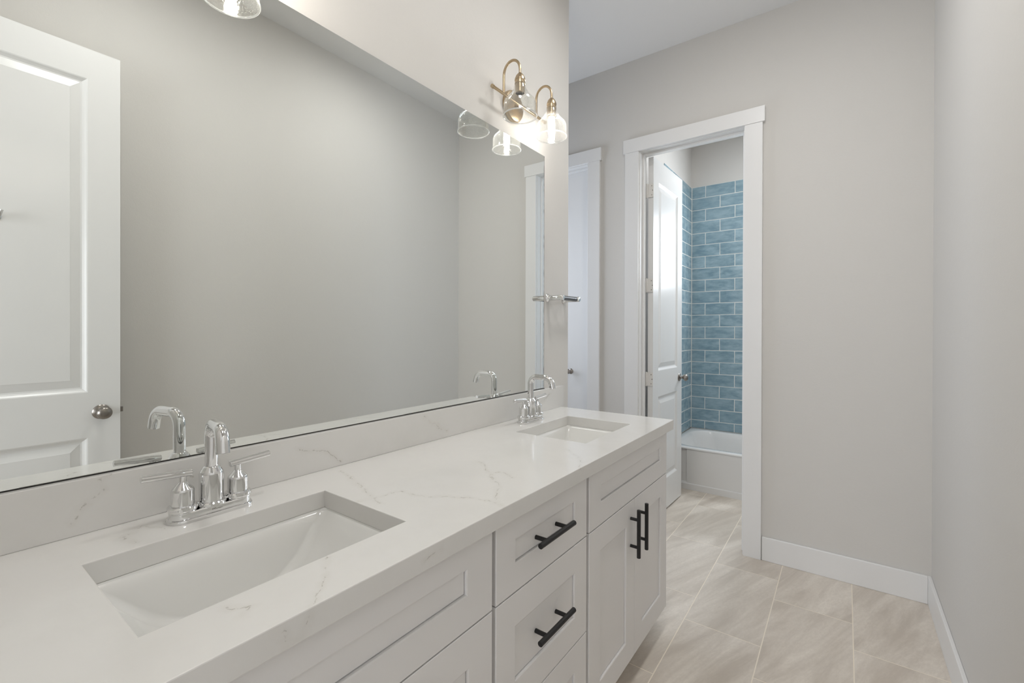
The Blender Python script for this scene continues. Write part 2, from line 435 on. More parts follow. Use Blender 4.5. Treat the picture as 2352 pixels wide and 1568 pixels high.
# bedroom behind the camera
wallx('wall_bedroom_far', -2.5, 2.1, -3.12, -3.02, 0, ZC, [(-2.2, 0.5, 0.4, 2.3)])
wally('wall_bedroom_left', -3.02, -0.306, -2.5, -2.4, 0, ZC, [])
wally('wall_bedroom_right', -3.02, -0.306, 2.0, 2.1, 0, ZC, [])
wallx('wall_bedroom_near', XR, 2.0, YB-T, YB, 0, ZC, [])

def window(name, axis, a0, a1, z0, z1, d0, d1):
    e = sempty(name, ((a0+a1)/2, (d0+d1)/2, z0) if axis == 'x' else ((d0+d1)/2, (a0+a1)/2, z0))
    f, g = MB(), MB(); w_ = 0.035; dm = (d0+d1)/2
    def bx(b, p0, p1, q0, q1, e0, e1):
        if axis == 'x': b.box(p0, p1, e0, e1, q0, q1)
        else: b.box(e0, e1, p0, p1, q0, q1)
    for p0, p1, q0, q1 in ((a0, a0+w_, z0, z1), (a1-w_, a1, z0, z1), (a0+w_, a1-w_, z0, z0+w_), (a0+w_, a1-w_, z1-w_, z1)):
        bx(f, p0, p1, q0, q1, dm-0.02, dm+0.02)
    bx(g, a0+w_, a1-w_, z0+w_, z1-w_, dm-0.003, dm+0.003)
    f.build('window_frame', M_TRIM, e, weld=False); g.build('window_pane', M_PANE, e)
window('window_1', 'x', WT[0], WT[1], WT[2], WT[3], TY1+0.06, TY1+T)
window('added_window_2', 'y', 2.0, 2.75, 0.9, 2.35, HX-T, HX-0.05)  # unseen hall window, added to carry the hall lamp
window('added_window_3', 'x', -2.2, 0.5, 0.4, 2.3, -3.12, -3.06)  # unseen bedroom window, added to carry the fill lamp

# baseboards
def board(name, x0, x1, y0, y1): return struct(MB().box(x0, x1, y0, y1, 0, 0.13).build(name, M_TRIM, bevel=0.003))
board('baseboard_far', -0.369, XR-0.0135, YF-0.0135, YF-0.0002)
board('baseboard_right', XR-0.0135, XR-0.0002, YB+0.001, YF-0.0002)
board('baseboard_left', XL-0.12, XL-0.005, YW+0.0002, YW+0.013)
board('baseboard_between', -1.340, -1.173, YF-0.0135, YF-0.0002)

# ------------------------------------------------------------------ doors
def panel_slab(w_, h, th, panels, stile):
    """slab in local coords: x 0..w, y 0..-th, z 0..h, moulded panels on both faces"""
    b = MB(); prof = [(0,0),(0.004,0.0015),(0.010,0.0065),(0.016,0.0105),(0.022,0.0115),(0.050,0.0045),(0.053,0.0035)]
    for side in (0, 1):
        y0 = 0.0 if side == 0 else -th; sg = -1 if side == 0 else 1
        P = lambda x, z, d=0.0: (x, y0 + sg*d, z)
        zs = [0] + [z for p in panels for z in p] + [h]
        b.quad(P(0,0), P(stile,0), P(stile,h), P(0,h)); b.quad(P(w_-stile,0), P(w_,0), P(w_,h), P(w_-stile,h))
        for i in range(0, len(zs), 2): b.quad(P(stile,zs[i]), P(w_-stile,zs[i]), P(w_-stile,zs[i+1]), P(stile,zs[i+1]))
        for z0, z1 in panels:
            rs = [[P(stile+o,z0+o,d), P(w_-stile-o,z0+o,d), P(w_-stile-o,z1-o,d), P(stile+o,z1-o,d)] for o, d in prof]
            b.rings(rs, False, True)
    b.quad((0,0,0),(w_,0,0),(w_,-th,0),(0,-th,0)); b.quad((0,0,h),(w_,0,h),(w_,-th,h),(0,-th,h))
    b.quad((0,0,0),(0,-th,0),(0,-th,h),(0,0,h)); b.quad((w_,0,0),(w_,-th,0),(w_,-th,h),(w_,0,h))
    return b
def xform(b, origin, ang):
    c, s_ = cos(ang), sin(ang)
    b.v = [(origin[0]+x*c-y*s_, origin[1]+x*s_+y*c, origin[2]+z) for x, y, z in b.v]
    return b
def knob_mb(th=0.035, both=(1, 1)):
    """door knob on both faces, local: axis along y, centre of slab at y=-th/2"""
    b = MB(); pr_ = [(0.0,0.0),(0.0300,0.0),(0.0300,0.003),(0.0265,0.007),(0.016,0.010),(0.0105,0.014),(0.0095,0.026),(0.012,0.031),
          (0.019,0.035),(0.0245,0.042),(0.0262,0.049),(0.0245,0.056),(0.018,0.0625),(0.008,0.066),(0.0,0.0665)]
    if both[0]: b.lathe(pr_, (0, 0, 0), 'y', 28, caps=False)
    if both[1]: b.lathe(pr_, (0, -th, 0), '-y', 28, caps=False)
    return b

def door_set(e, x0, x1, ear=True, yface=YF, ydir=-1, depth=T):
    """jamb, stops and flat craftsman casing round an opening in a wall along X; ydir=-1: casing faces -Y"""
    ya, yb = (yface, yface+depth) if ydir < 0 else (yface-depth, yface)
    j = MB(); jz = 2.422
    j.box(x0, x0+0.015, ya, yb, 0, jz); j.box(x1-0.015, x1, ya, yb, 0, jz); j.box(x0, x1, ya, yb, jz, jz+0.0108)
    j.build('jamb', M_TRIM, e, weld=False)
    s_ = MB(); s0, s1 = (ya+0.045, ya+0.077) if ydir < 0 else (yb-0.077, yb-0.045)
    s_.box(x0+0.015, x0+0.027, s0, s1, 0, jz); s_.box(x1-0.027, x1-0.015, s0, s1, 0, jz); s_.box(x0+0.027, x1-0.027, s0, s1, jz-0.012, jz)
    s_.build('door_stop', M_TRIM, e, bevel=0.002, weld=False)
    f0, f1 = (ya-0.018, ya-0.0002) if ydir < 0 else (yb+0.0002, yb+0.018)
    h0, h1 = (ya-0.022, ya-0.0002) if ydir < 0 else (yb+0.0002, yb+0.022)
    wl = 0.090
    MB().box(x0+0.010-wl, x0+0.010, f0, f1, 0, 2.4255).build('casing', M_TRIM, e, bevel=0.0015)
    MB().box(x1-0.010, x1-0.010+wl, f0, f1, 0, 2.4255).build('casing', M_TRIM, e, bevel=0.0015)
    MB().box(x0+0.010-wl-0.011, x1-0.010+wl+0.011, h0, h1, 2.4257, 2.5115).build('header_casing', M_TRIM, e, bevel=0.0015)

# door 1: tub room, swung open
d1 = sempty('door_1', ((D1[0]+D1[1])/2, YF, 0)); door_set(d1, *D1)
PAN = [(0.225, 0.822), (0.995, 2.268)]
slab_o = (-1.024, 2.966, 0.013); slab_a = radians(90-1.6)
b = panel_slab(0.595, 2.404, 0.035, [(a-0.013, c-0.013) for a, c in PAN], 0.098)
b.v = [(x, -y, z) for x, y, z in b.v]
slab1 = xform(b, slab_o, slab_a).build('door_slab', M_DOOR, d1)
kb = knob_mb(); kb.v = [(x+0.535, y+0.035, z+0.905) for x, y, z in kb.v]
xform(kb, slab_o, slab_a).build('door_knob', M_NICKEL, d1, smooth=40)
lb = MB().box(0.5945, 0.596, 0.006, 0.029, 0.865, 0.93); xform(lb, slab_o, slab_a).build('latch_plate', M_NICKEL, d1)
for zc in (2.195, 1.568, 0.947, 0.25):
    hb = MB(); hh = 0.0445
    hb.lathe([(0.0001,-hh-0.004),(0.005,-hh-0.002),(0.0062,-hh),(0.0062,hh),(0.005,hh+0.002),(0.0001,hh+0.004)], (-1.066, 2.958, zc), 'z', 14)
    for q in (-0.6, -0.2, 0.2, 0.6):
        hb.lathe([(0.0066, -0.0012), (0.0066, 0.0012)], (-1.066, 2.958, zc+q*hh), 'z', 14)
    hb.box(-1.0745, -1.0725, 2.925, 2.962, zc-hh, zc+hh)
    hb.box(-1.066, -1.022, 2.9600, 2.9625, zc-hh, zc+hh)
    for sx, sz in ((-1.034, 0.030), (-1.028, 0.0), (-1.034, -0.030)):
        hb.lathe([(0.0001, 0.0), (0.0034, 0.0), (0.003, 0.0012), (0.0001, 0.0014)], (sx, 2.960, zc+sz), '-y', 10, mi=1)
    hb.build('hinge', [M_HINGE, M_NICKEL], d1, smooth=35, weld=False)

# door 2: closed, at the end of the hall
d2 = sempty('door_2', ((D2[0]+D2[1])/2, YF, 0)); door_set(d2, *D2)
b = panel_slab(0.619, 2.404, 0.035, [(0.21, 0.81), (0.98, 2.25)], 0.23)
xform(b, (D2[0]+0.018, 2.967, 0.013), 0.0).build('door_slab', M_DOOR, d2)
kb = knob_mb(both=(0, 1)); kb.v = [(x*0.68+0.446, y*0.85-0.004, z*0.68+0.957) for x, y, z in kb.v]
xform(kb, (D2[0]+0.018, 2.967, 0.013), 0.0).build('door_knob', M_NICKEL, d2, smooth=40)

# door 3: entry door, swung open against the right wall (seen in the mirror)
d3 = sempty('door_3', ((D3[0]+D3[1])/2, YB, 0)); door_set(d3, D3[0], D3[1], yface=YB-T+T, ydir=1)
o3 = (0.236, YB+0.008, 0.013); a3 = radians(90.3)
b = panel_slab(0.765, 2.404, 0.035, [(0.21, 0.811), (0.996, 2.282)], 0.103)
slab3 = xform(b, (o3[0]-0.035+0.0, o3[1], o3[2]), a3)
slab3.v = [(x-0.0, y, z) for x, y, z in slab3.v]
slab3.build('door_slab', M_DOOR, d3)
kb = knob_mb(); kb.v = [(x+0.703, y, z+0.912) for x, y, z in kb.v]
xform(kb, (o3[0]-0.035, o3[1], o3[2]), a3).build('door_knob', M_NICKEL, d3, smooth=40)
lb = MB().box(0.764, 0.7665, -0.029, -0.006, 0.885, 0.94).box(0.765, 0.777, -0.024, -0.011, 0.902, 0.922)
xform(lb, (o3[0]-0.035, o3[1], o3[2]), a3).build('latch_plate', M_NICKEL, d3)

# robe hook on the entry door
rh = thing('robe_hook', (0.2, 0.221, 1.68), 'small chrome robe hook high on the panelled entry door reflected in the mirror', 'hook')
hb = MB(); hx = 0.203
hb.lathe([(0.0001,0),(0.024,0),(0.024,0.004),(0.016,0.008),(0.0001,0.008)], (hx, 0.221, 1.685), '-x', 24)
hb.build('rosette', M_CHROME, rh, smooth=40)
hb = MB()
for sy in (-1, 1):
    hb.tube([(hx-0.006, 0.221, 1.685), (hx-0.03, 0.221+sy*0.006, 1.678), (hx-0.045, 0.221+sy*0.014, 1.68), (hx-0.052, 0.221+sy*0.018, 1.70)], 0.0055, 12)
hb.build('prong', M_CHROME, rh, smooth=50)

# ------------------------------------------------------------------ wall tile in the tub room
TW, TH_, GR = 0.2555, 0.1112, 0.0048
ZT1 = 2.640
def tile_panel(axis, u0, u1, first_odd, plane, parent_name, z_end, outward, holes=()):
    b = MB(); row = 0; z = ZT1
    while z > z_end + 0.004:
        za = max(z-TH_, z_end); zb = z
        off = first_odd if row % 2 == 0 else (first_odd + TW/2)
        off = off - TW*math.ceil(off/TW - 1e-9) if off > 0 else off
        u = off
        while u < u1-u0-0.002:
            ua, ub = max(u, 0)+GR/2, min(u+TW, u1-u0)-GR/2
            if ub-ua > 0.008:
                A, B_ = u0+ua, u0+ub; z0, z1 = za+GR/2, zb-GR/2
                segs = [(A, B_)]
                for h in holes:
                    if z1 > h[2] and z0 < h[3]:
                        ns = []
                        for p, q in segs:
                            if q <= h[0] or p >= h[1]: ns.append((p, q)); continue
                            if p < h[0]: ns.append((p, h[0]))
                            if q > h[1]: ns.append((h[1], q))
                        segs = ns
                for A, B_ in segs:
                    if B_-A < 0.006: continue
                    rnd = random.Random(hash((round(A*1000), row, axis == 'x')))
                    t = [0.007+rnd.uniform(-0.0006, 0.0006) for _ in range(4)]
                    e = 0.0022
                    def Pt(uu, zz, d):
                        return (uu, plane - d, zz) if axis == 'x' else (plane + d, uu, zz)
                    r0 = [Pt(A, z0, 0), Pt(B_, z0, 0), Pt(B_, z1, 0), Pt(A, z1, 0)]
                    r1 = [Pt(A, z0, t[0]-0.002), Pt(B_, z0, t[1]-0.002), Pt(B_, z1, t[2]-0.002), Pt(A, z1, t[3]-0.002)]
                    r2 = [Pt(A+e, z0+e, t[0]), Pt(B_-e, z0+e, t[1]), Pt(B_-e, z1-e, t[2]), Pt(A+e, z1-e, t[3])]
                    b.rings([r0, r1, r2], False, True, 0)
            u += TW
        z -= TH_; row += 1
    return b
ZRIM = 0.337
b = tile_panel('x', TX0+0.009, XR-0.001, 0.123, TY1, 'x', ZRIM, 1, [(WT[0]+0.0, WT[1], WT[2], WT[3])])
# grout bed, window opening left free
gb = MB()
for xa, xb, za, zb in ((TX0, WT[0], ZRIM, ZT1), (WT[1], XR, ZRIM, ZT1), (WT[0], WT[1], ZRIM, WT[2]), (WT[0], WT[1], WT[3], ZT1)):
    gb.box(xa, xb, TY1-0.0056, TY1-0.0001, za, zb)
gb.box(TX0+0.0001, TX0+0.0105, TY1-0.0105, TY1-0.0058, ZRIM, ZT1)
b.add(gb.v, gb.f, 1)
struct(b.build('wall_tile_back', [M_TILE, M_GROUT], weld=False))
b = MB(); bb = tile_panel('y', 0, TY1-3.735, 0.085, TX0, 'y', ZRIM, 1)
# mirror the run so that it starts in the corner
for v in bb.v: b.v.append((v[0], TY1-0.006-v[1], v[2]))
b.f = bb.f; b.mi = bb.mi
gb = MB().box(TX0+0.0001, TX0+0.0056, 3.735, TY1-0.0057, ZRIM, ZT1); b.add(gb.v, gb.f, 1)
struct(b.build('wall_tile_left', [M_TILE, M_GROUT], weld=False))

# ------------------------------------------------------------------ bathtub
bt = thing('bathtub', (-0.44, 4.15, 0), 'white alcove bathtub below the blue tiles beyond the open door', 'bathtub')
x0, x1, y0, y1 = TX0+0.0075, XR-0.0015, 3.752, TY1-0.0085
cx, cy, hx_, hy_ = (x0+x1)/2, (y0+y1)/2, (x1-x0)/2, (y1-y0)/2
b = MB()
icx, icy = cx, cy+0.002; ihx, ihy = hx_-0.045, hy_-0.055
rs = [rr(cx, cy, hx_, hy_, 0.002, 0.322), rr(cx, cy, hx_, hy_, 0.002, 0.3290), rr(cx, cy, hx_-0.003, hy_-0.003, 0.003, 0.3345), rr(cx, cy, hx_-0.009, hy_-0.009, 0.004, 0.3370)]
for dx, dy, r, z in ((0.0,0.0,0.17,0.3370),(0.006,0.006,0.165,0.334),(0.013,0.011,0.16,0.325),(0.03,0.022,0.155,0.28),(0.06,0.040,0.15,0.20),(0.085,0.058,0.14,0.12),(0.11,0.08,0.12,0.082),(0.15,0.12,0.10,0.072)):
    rs.append(rr(icx, icy, ihx-dx, ihy-dy, r, z))
b.rings(rs, False, True)
b.build('basin', M_TUB, bt, smooth=40)
b = MB()
b.box(x0, x1, y0+0.014, y0+0.04, 0.0, 0.322); b.box(-1.022, x1, y0+0.005, y0+0.0139, 0.0, 0.322)          # recessed apron panel
b.build('apron', M_TUB, bt, weld=False, bevel=0.002)
b = MB()
prof = [(y0+0.013, 0.062), (y0, 0.046), (y0, 0.0), (y0+0.03, 0.0), (y0+0.03, 0.062)]
b.rings([[(x0, y, z) for y, z in prof], [(x1, y, z) for y, z in prof]], True, True)
b.build('apron_rib', M_TUB, bt, weld=False)

# ------------------------------------------------------------------ vanity cabinets
FX = -0.607                 # front faces
def shaker(y0, y1, z0, z1, st, rt, rb):
    b = MB(); th = 0.019
    P = lambda y, z, d=0.0: (FX-d, y, z)
    outer = [(0.0012, 0.0), (0.0, 0.0012), (0.0, th)]
    rs = [[P(y0+o,z0+o,d), P(y1-o,z0+o,d), P(y1-o,z1-o,d), P(y0+o,z1-o,d)] for o, d in reversed(outer)]
    o = 0.0012; a, c, e, f = y0+st, y1-st, z0+rb, z1-rt
    inner = [[P(a+q,e+q,d), P(c-q,e+q,d), P(c-q,f-q,d), P(a+q,f-q,d)] for q, d in ((0,0),(0.0028,0.0014),(0.0030,0.0105),(0.0050,0.0105),(0.0051,0.0058))]
    b.rings(rs + inner, True, True)
    return b
def pull(y, z, vertical, parent, L=0.167, cc=0.096):
    b = MB(); xb = FX+0.030; r = 0.0067
    ax = (0,0,1) if vertical else (0,1,0)
    c = Vector((xb, y, z)); d = Vector(ax)
    e = 0.0008
    b.tube([c-d*(L/2), c-d*(L/2-e), c+d*(L/2-e), c+d*(L/2)], [r-e, r, r, r-e], 20)
    for s_ in (-1, 1):
        p = c + d*(cc/2)*s_
        b.tube([(FX-0.0005-(0.0083 if not vertical else 0), p.y, p.z), (xb-0.003, p.y, p.z)], 0.0054, 16)
    return b.build('pull_handle', M_BLACK, parent, smooth=40, weld=False)
def carcass(y0, y1, z1=0.8485):
    b = MB(); xf = FX-0.0205; xb = XL+0.001; t = 0.018
    b.box(xb, xf, y0, y0+t, 0.100, z1); b.box(xb, xf, y1-t, y1, 0.100, z1)
    b.box(xb, xf, y0+t, y1-t, 0.100, 0.118); b.box(xb, xb+0.006, y0+t, y1-t, 0.118, z1)
    b.box(xf-0.019, xf, y0+t, y1-t, z1-0.03, z1)             # top rail
    b.box(xf-0.019, xf, y0+t, y0+0.03, 0.118, z1-0.03); b.box(xf-0.019, xf, y1-0.03, y1-t, 0.118, z1-0.03)
    b.box(xf-0.019, xf, y0+0.03, y1-0.03, 0.655, 0.685)
    return b
ZT, ZM = 0.8445, 0.6685
def sink_base(y0, y1, label, fy0, fy1):
    t = thing('vanity_cabinet', (XL+0.27, (y0+y1)/2, 0), label, 'cabinet', 'sink base cabinets under the counter')
    carcass(y0, y1).build('body', M_CAB, t, weld=False)
    MB().box(XL+0.001, -0.685, y0, y1, 0, 0.0995).build('toe_kick', M_CAB, t)
    shaker(fy0, fy1, ZM+0.0015, ZT, 0.079, 0.052, 0.067).build('false_front', M_CAB, t)
    ym = (fy0+fy1)/2
    for a, c, s_ in ((fy0, ym-0.0013, 1), (ym+0.0013, fy1, -1)):
        d = shaker(a, c, 0.104, ZM-0.0015, 0.074, 0.076, 0.080).build('cabinet_door', M_CAB, t)
        yh = (c-0.037) if s_ == 1 else (a+0.037)
        pull(yh, 0.560, True, d)
    return t
sink_base(0.030, 0.7625, 'white shaker sink base cabinet under the nearer sink, left of the drawers', 0.036, 0.757)
sink_base(1.2005, 1.935, 'white shaker sink base cabinet with two black-handled doors, right of the drawers', 1.214, 1.931)
dc = thing('drawer_cabinet', (XL+0.27, 0.98, 0), 'white shaker three-drawer cabinet in the middle of the vanity', 'cabinet')
carcass(0.7630, 1.2000).build('body', M_CAB, dc, weld=False)
MB().box(XL+0.001, -0.685, 0.7630, 1.2000, 0, 0.0995).build('toe_kick', M_CAB, dc)
for z0, z1, rt, rb, zh in ((ZM+0.0015, ZT, 0.052, 0.064, 0.760), (0.3905, ZM-0.0015, 0.075, 0.073, 0.529), (0.104, 0.3875, 0.075, 0.073, 0.250)):
    d = shaker(0.770, 1.1965, z0, z1, 0.070, rt, rb).build('drawer', M_CAB, dc)
    pull(0.983, zh, False, d)

# ------------------------------------------------------------------ countertop, backsplash
CX0, CX1, CY0, CY1, CZ0, CZ1 = XL+0.0005, -0.589, 0.005, 1.968, 0.849, 0.889
SK = [(0.178, 0.602), (1.3765, 1.7725)]; SX0, SX1 = -0.993, -0.704
b = MB(); xs = [CX0, SX0, SX1, CX1]; ys = [CY0, SK[0][0], SK[0][1], SK[1][0], SK[1][1], CY1]
hole = lambda i, j: i == 1 and j in (1, 3)
def cell(i, j): return 0 <= i < 3 and 0 <= j < 5 and not hole(i, j)
for i in range(3):
    for j in range(5):
        if not cell(i, j): continue
        xa, xb, ya, yb = xs[i], xs[i+1], ys[j], ys[j+1]
        b.quad((xa,ya,CZ1),(xb,ya,CZ1),(xb,yb,CZ1),(xa,yb,CZ1)); b.quad((xa,ya,CZ0),(xa,yb,CZ0),(xb,yb,CZ0),(xb,ya,CZ0))
        if not cell(i-1, j): b.quad((xa,ya,CZ0),(xa,ya,CZ1),(xa,yb,CZ1),(xa,yb,CZ0))
        if not cell(i+1, j): b.quad((xb,ya,CZ0),(xb,yb,CZ0),(xb,yb,CZ1),(xb,ya,CZ1))
        if not cell(i, j-1): b.quad((xa,ya,CZ0),(xb,ya,CZ0),(xb,ya,CZ1),(xa,ya,CZ1))
        if not cell(i, j+1): b.quad((xa,yb,CZ0),(xa,yb,CZ1),(xb,yb,CZ1),(xb,yb,CZ0))
ct = b.build('countertop', M_QUARTZ, bevel=0.0018)
tag(ct, 'long white veined quartz countertop over the vanity, with two sink cutouts', 'countertop')
bs = MB().box(XL+0.0005, -1.1385, CY0, 1.990, 0.8892, 0.9912).build('backsplash', M_QUARTZ, bevel=0.0012)
tag(bs, 'low white quartz backsplash strip between countertop and mirror', 'backsplash')

# ------------------------------------------------------------------ sinks
def sink(yc, hy, label):
    t = thing('sink', ((SX0+SX1)/2, yc, CZ0), label, 'sink', 'undermount sinks in the countertop')
    xc = (SX0+SX1)/2; hx2 = (SX1-SX0)/2; z = CZ0-0.0002; b = MB()
    rings = [rr(xc, yc, hx2+0.020, hy+0.020, 0.02, z-0.010), rr(xc, yc, hx2+0.020, hy+0.020, 0.02, z),
             rr(xc, yc, hx2+0.0005, hy+0.0005, 0.010, z), rr(xc, yc, hx2-0.0005, hy-0.0005, 0.012, z-0.003)]
    D_ = 0.1130; hxb = hx2-0.001; hyb = hy-0.001
    TB = [(0.0,1.0),(0.04,0.978),(0.08,0.955),(0.17,0.905),(0.33,0.825),(0.49,0.75),(0.60,0.69),(0.70,0.62),(0.79,0.54),(0.86,0.455),(0.92,0.355),(0.96,0.25),(0.985,0.17)]
    for dq, yq in TB:
        hh = hyb*yq; hw = hxb-0.004*min(1, dq*12)-0.034*dq
        rings.append(rr(xc, yc, hw, hh, min(0.014+0.012*dq, hh*0.95), z-0.003-D_*dq))
    rings.append(rr(xc, yc, hxb-0.040, 0.0245, 0.0228, z-0.003-D_*0.998))
    last = z-0.0032-D_
    rings.append(rr(xc, yc, 0.024, 0.024, 0.0239, last-0.001))
    b.rings(rings, False, False)
    outer = [rr(xc, yc, hx2+0.020, hy+0.020, 0.02, z-0.010), rr(xc, yc, hx2+0.006, hy+0.006, 0.03, z-0.05), rr(xc, yc, hx2-0.02, hy-0.03, 0.05, z-0.122), rr(xc, yc, 0.03, 0.03, 0.029, z-0.142)]
    b.rings(outer, False, True)
    b.build('basin', M_PORC, t, smooth=60)
    d = MB(); d.lathe([(0.0001,-0.004),(0.012,-0.0035),(0.0155,-0.002),(0.017,-0.004),(0.0225,-0.001),(0.0235,-0.003),(0.0235,-0.014),(0.0001,-0.014)], (xc, yc, last+0.0005), 'z', 28, caps=False)
    d.build('drain', M_CHROME, t, smooth=40)
sink(0.390, 0.212, 'rectangular white undermount sink nearest the camera')
sink(1.5745, 0.198, 'rectangular white undermount sink at the far end of the countertop')

# ------------------------------------------------------------------ faucets
def faucet():
    X, Y, Z = -1.064, 0.390, CZ1+0.0003
    t = thing('faucet', (X, Y, Z), '', 'faucet', 'chrome centerset faucets')
    b = MB(); rs = []
    for hx2, hy2, h in supported(((0.0275,0.0785,0.0),(0.0275,0.0785,0.0035),(0.0262,0.0772,0.0060),(0.0232,0.0742,0.0075),(0.0228,0.0738,0.0175),(0.0215,0.0725,0.0195),(0.010,0.061,0.0200)), 0.0005):
        rs.append(rr(X, Y, hx2, hy2, hx2-0.0002, Z+h, 12))
    b.rings(rs, True, True); base = b.build('base_plate', M_CHROME, t, smooth=35)
    # engraved maker's word, a few pixels wide
    cu = bpy.data.curves.new('lettering', 'FONT'); cu.body = 'Pfister'; cu.size = 0.0075; cu.extrude = 0.00015; cu.align_x = 'CENTER'
    tmp = bpy.data.objects.new('tmp', cu); COL.objects.link(tmp)
    dg = bpy.context.evaluated_depsgraph_get(); me = bpy.data.meshes.new_from_object(tmp.evaluated_get(dg)); bpy.data.objects.remove(tmp)
    me.materials.clear(); me.materials.append(M_LOGO)
    me.transform(Matrix.Translation((0.0229, 0.003, 0.0098)) @ Matrix.Rotation(pi/2, 4, 'Z') @ Matrix.Rotation(pi/2, 4, 'X'))
    lo = bpy.data.objects.new('lettering', me); COL.objects.link(lo); lo.parent = base
    # centre body
    b = MB(); b.lathe([(0.0275,0.0195),(0.0275,0.0245),(0.0255,0.0265),(0.0222,0.0275),(0.0222,0.083),(0.0210,0.0865),(0.0150,0.0955),(0.0128,0.0975),(0.0100,0.0975)], (X,Y,Z), 'z', 40, sup=0.0006)
    b.build('spout_body', M_CHROME, t, smooth=28)
    # spout: up, round bend, level run, round bend down and slightly outwards
    r = 0.0122; top = 0.199-r; R1, R2 = 0.030, 0.034; reach = 0.108
    path = [(X,Y,Z+0.095), (X,Y,Z+0.11), (X,Y,Z+0.13), (X,Y,Z+top-R1-0.004)]
    path += arc((X+R1,Y,Z+top-R1), R1, pi, pi/2, 12, (1,0,0), (0,0,1))
    ex = X+reach-0.038
    path += arc((ex,Y,Z+top-R2), R2, pi/2, radians(14), 12, (1,0,0), (0,0,1))
    lx, lz = path[-1][0], path[-1][2]; dx, dz = sin(radians(14)), -cos(radians(14))
    path += [(lx+dx*0.006, Y, lz+dz*0.006), (lx+dx*0.0185, Y, lz+dz*0.0185)]
    b = MB(); b.tube(path, r, 28, caps=False)
    # hollow outlet
    c = Vector(path[-1]); d = Vector((dx,0,dz)); n1 = Vector((0,1,0)); n2 = d.cross(n1)
    rg = lambda rad, off: [tuple(c+d*off+n1*rad*cos(2*pi*j/28)+n2*rad*sin(2*pi*j/28)) for j in range(28)]
    b.rings([rg(r,0), rg(r-0.0015,0.0004), rg(r-0.002,-0.004), rg(0.0001,-0.004)])
    sp = b.build('spout', M_CHROME, t, smooth=50, origin=(X,Y,Z))
    for s_ in (-1, 1):
        y = Y+s_*0.0508
        b = MB(); b.lathe([(0.0252,0.0215),(0.0262,0.0235),(0.0262,0.0285),(0.0240,0.0310),(0.0196,0.0318),(0.0196,0.0600),(0.0185,0.0635),(0.0090,0.0735),(0.0065,0.0760),(0.0062,0.0880)], (X,y,Z), 'z', 36, sup=0.0006)
        b.lathe([(0.0240,0.0190),(0.0240,0.0216)], (X,y,Z), 'z', 36)
        hd = b.build('handle', M_CHROME, t, smooth=28, weld=False)
        b = MB(); rise = 0.006
        a = (X, y-s_*0.0155, Z+0.0915); e = (X, y+s_*0.067, Z+0.0915+rise)
        A, E_ = Vector(a), Vector(e); u = (E_-A).normalized()
        b.tube([A, A+u*0.0008, E_-u*0.0008, E_], [0.0060, 0.0068, 0.0068, 0.0060], 24)
        b.build('lever', M_CHROME, hd, smooth=40)
    return t, sp
f1, spout1 = faucet()
f2 = copy_tree(f1); f2.location = (-1.060, 1.5745, CZ1+0.0003)
spout1.rotation_euler = (0, 0, radians(-10))
f1['label'] = 'chrome two-handle faucet behind the nearer sink, large in the foreground'
f2['label'] = 'chrome two-handle faucet behind the far sink, near the end of the mirror'

# ------------------------------------------------------------------ mirror
mz0, mz1, my0, my1 = 0.9945, 2.098, 0.015, 1.833
mi = thing('wall_mirror', (XL, 0.92, mz0), 'large frameless wall mirror above the backsplash, running the vanity length', 'mirror')
xf = lambda y: -1.1550 - 0.0045*(y-1.0)
b = MB()
vs = [(XL+0.0008,my0,mz0),(xf(my0),my0,mz0),(xf(my1),my1,mz0),(XL+0.0008,my1,mz0),(XL+0.0008,my0,mz1),(xf(my0),my0,mz1),(xf(my1),my1,mz1),(XL+0.0008,my1,mz1)]
b.add(vs, [(1,2,6,5)], 0); b.add(vs, [(0,3,2,1),(4,5,6,7),(0,1,5,4),(2,3,7,6),(3,0,4,7)], 1)
b.build('mirror_glass', [M_MIRROR, M_SEAL], mi)
MB().box(XL+0.0006, -1.1535, my0, my1, 0.9914, 0.9943).build('bottom_channel', M_SEAL, mi)
rnd = random.Random(4); zs_ = []; z = mz0+0.001     # chipped silvering along the free edge, one ragged strip
while z < mz1-0.002: zs_.append(z); z += rnd.uniform(0.004, 0.03)
zs_.append(mz1-0.001); b = MB(); rs = []
for z in zs_:
    wd = rnd.choice((0.0004, 0.0006, 0.0015, 0.0028)); xq = xf(my1)
    rs.append([(xq-0.0002, my1-wd, z), (xq+0.0003, my1-wd, z), (xq+0.0003, my1+0.0003, z), (xq-0.0002, my1+0.0003, z)])
b.rings(rs, True, True)
b.build('worn_edge', M_SEAL, mi, weld=False)

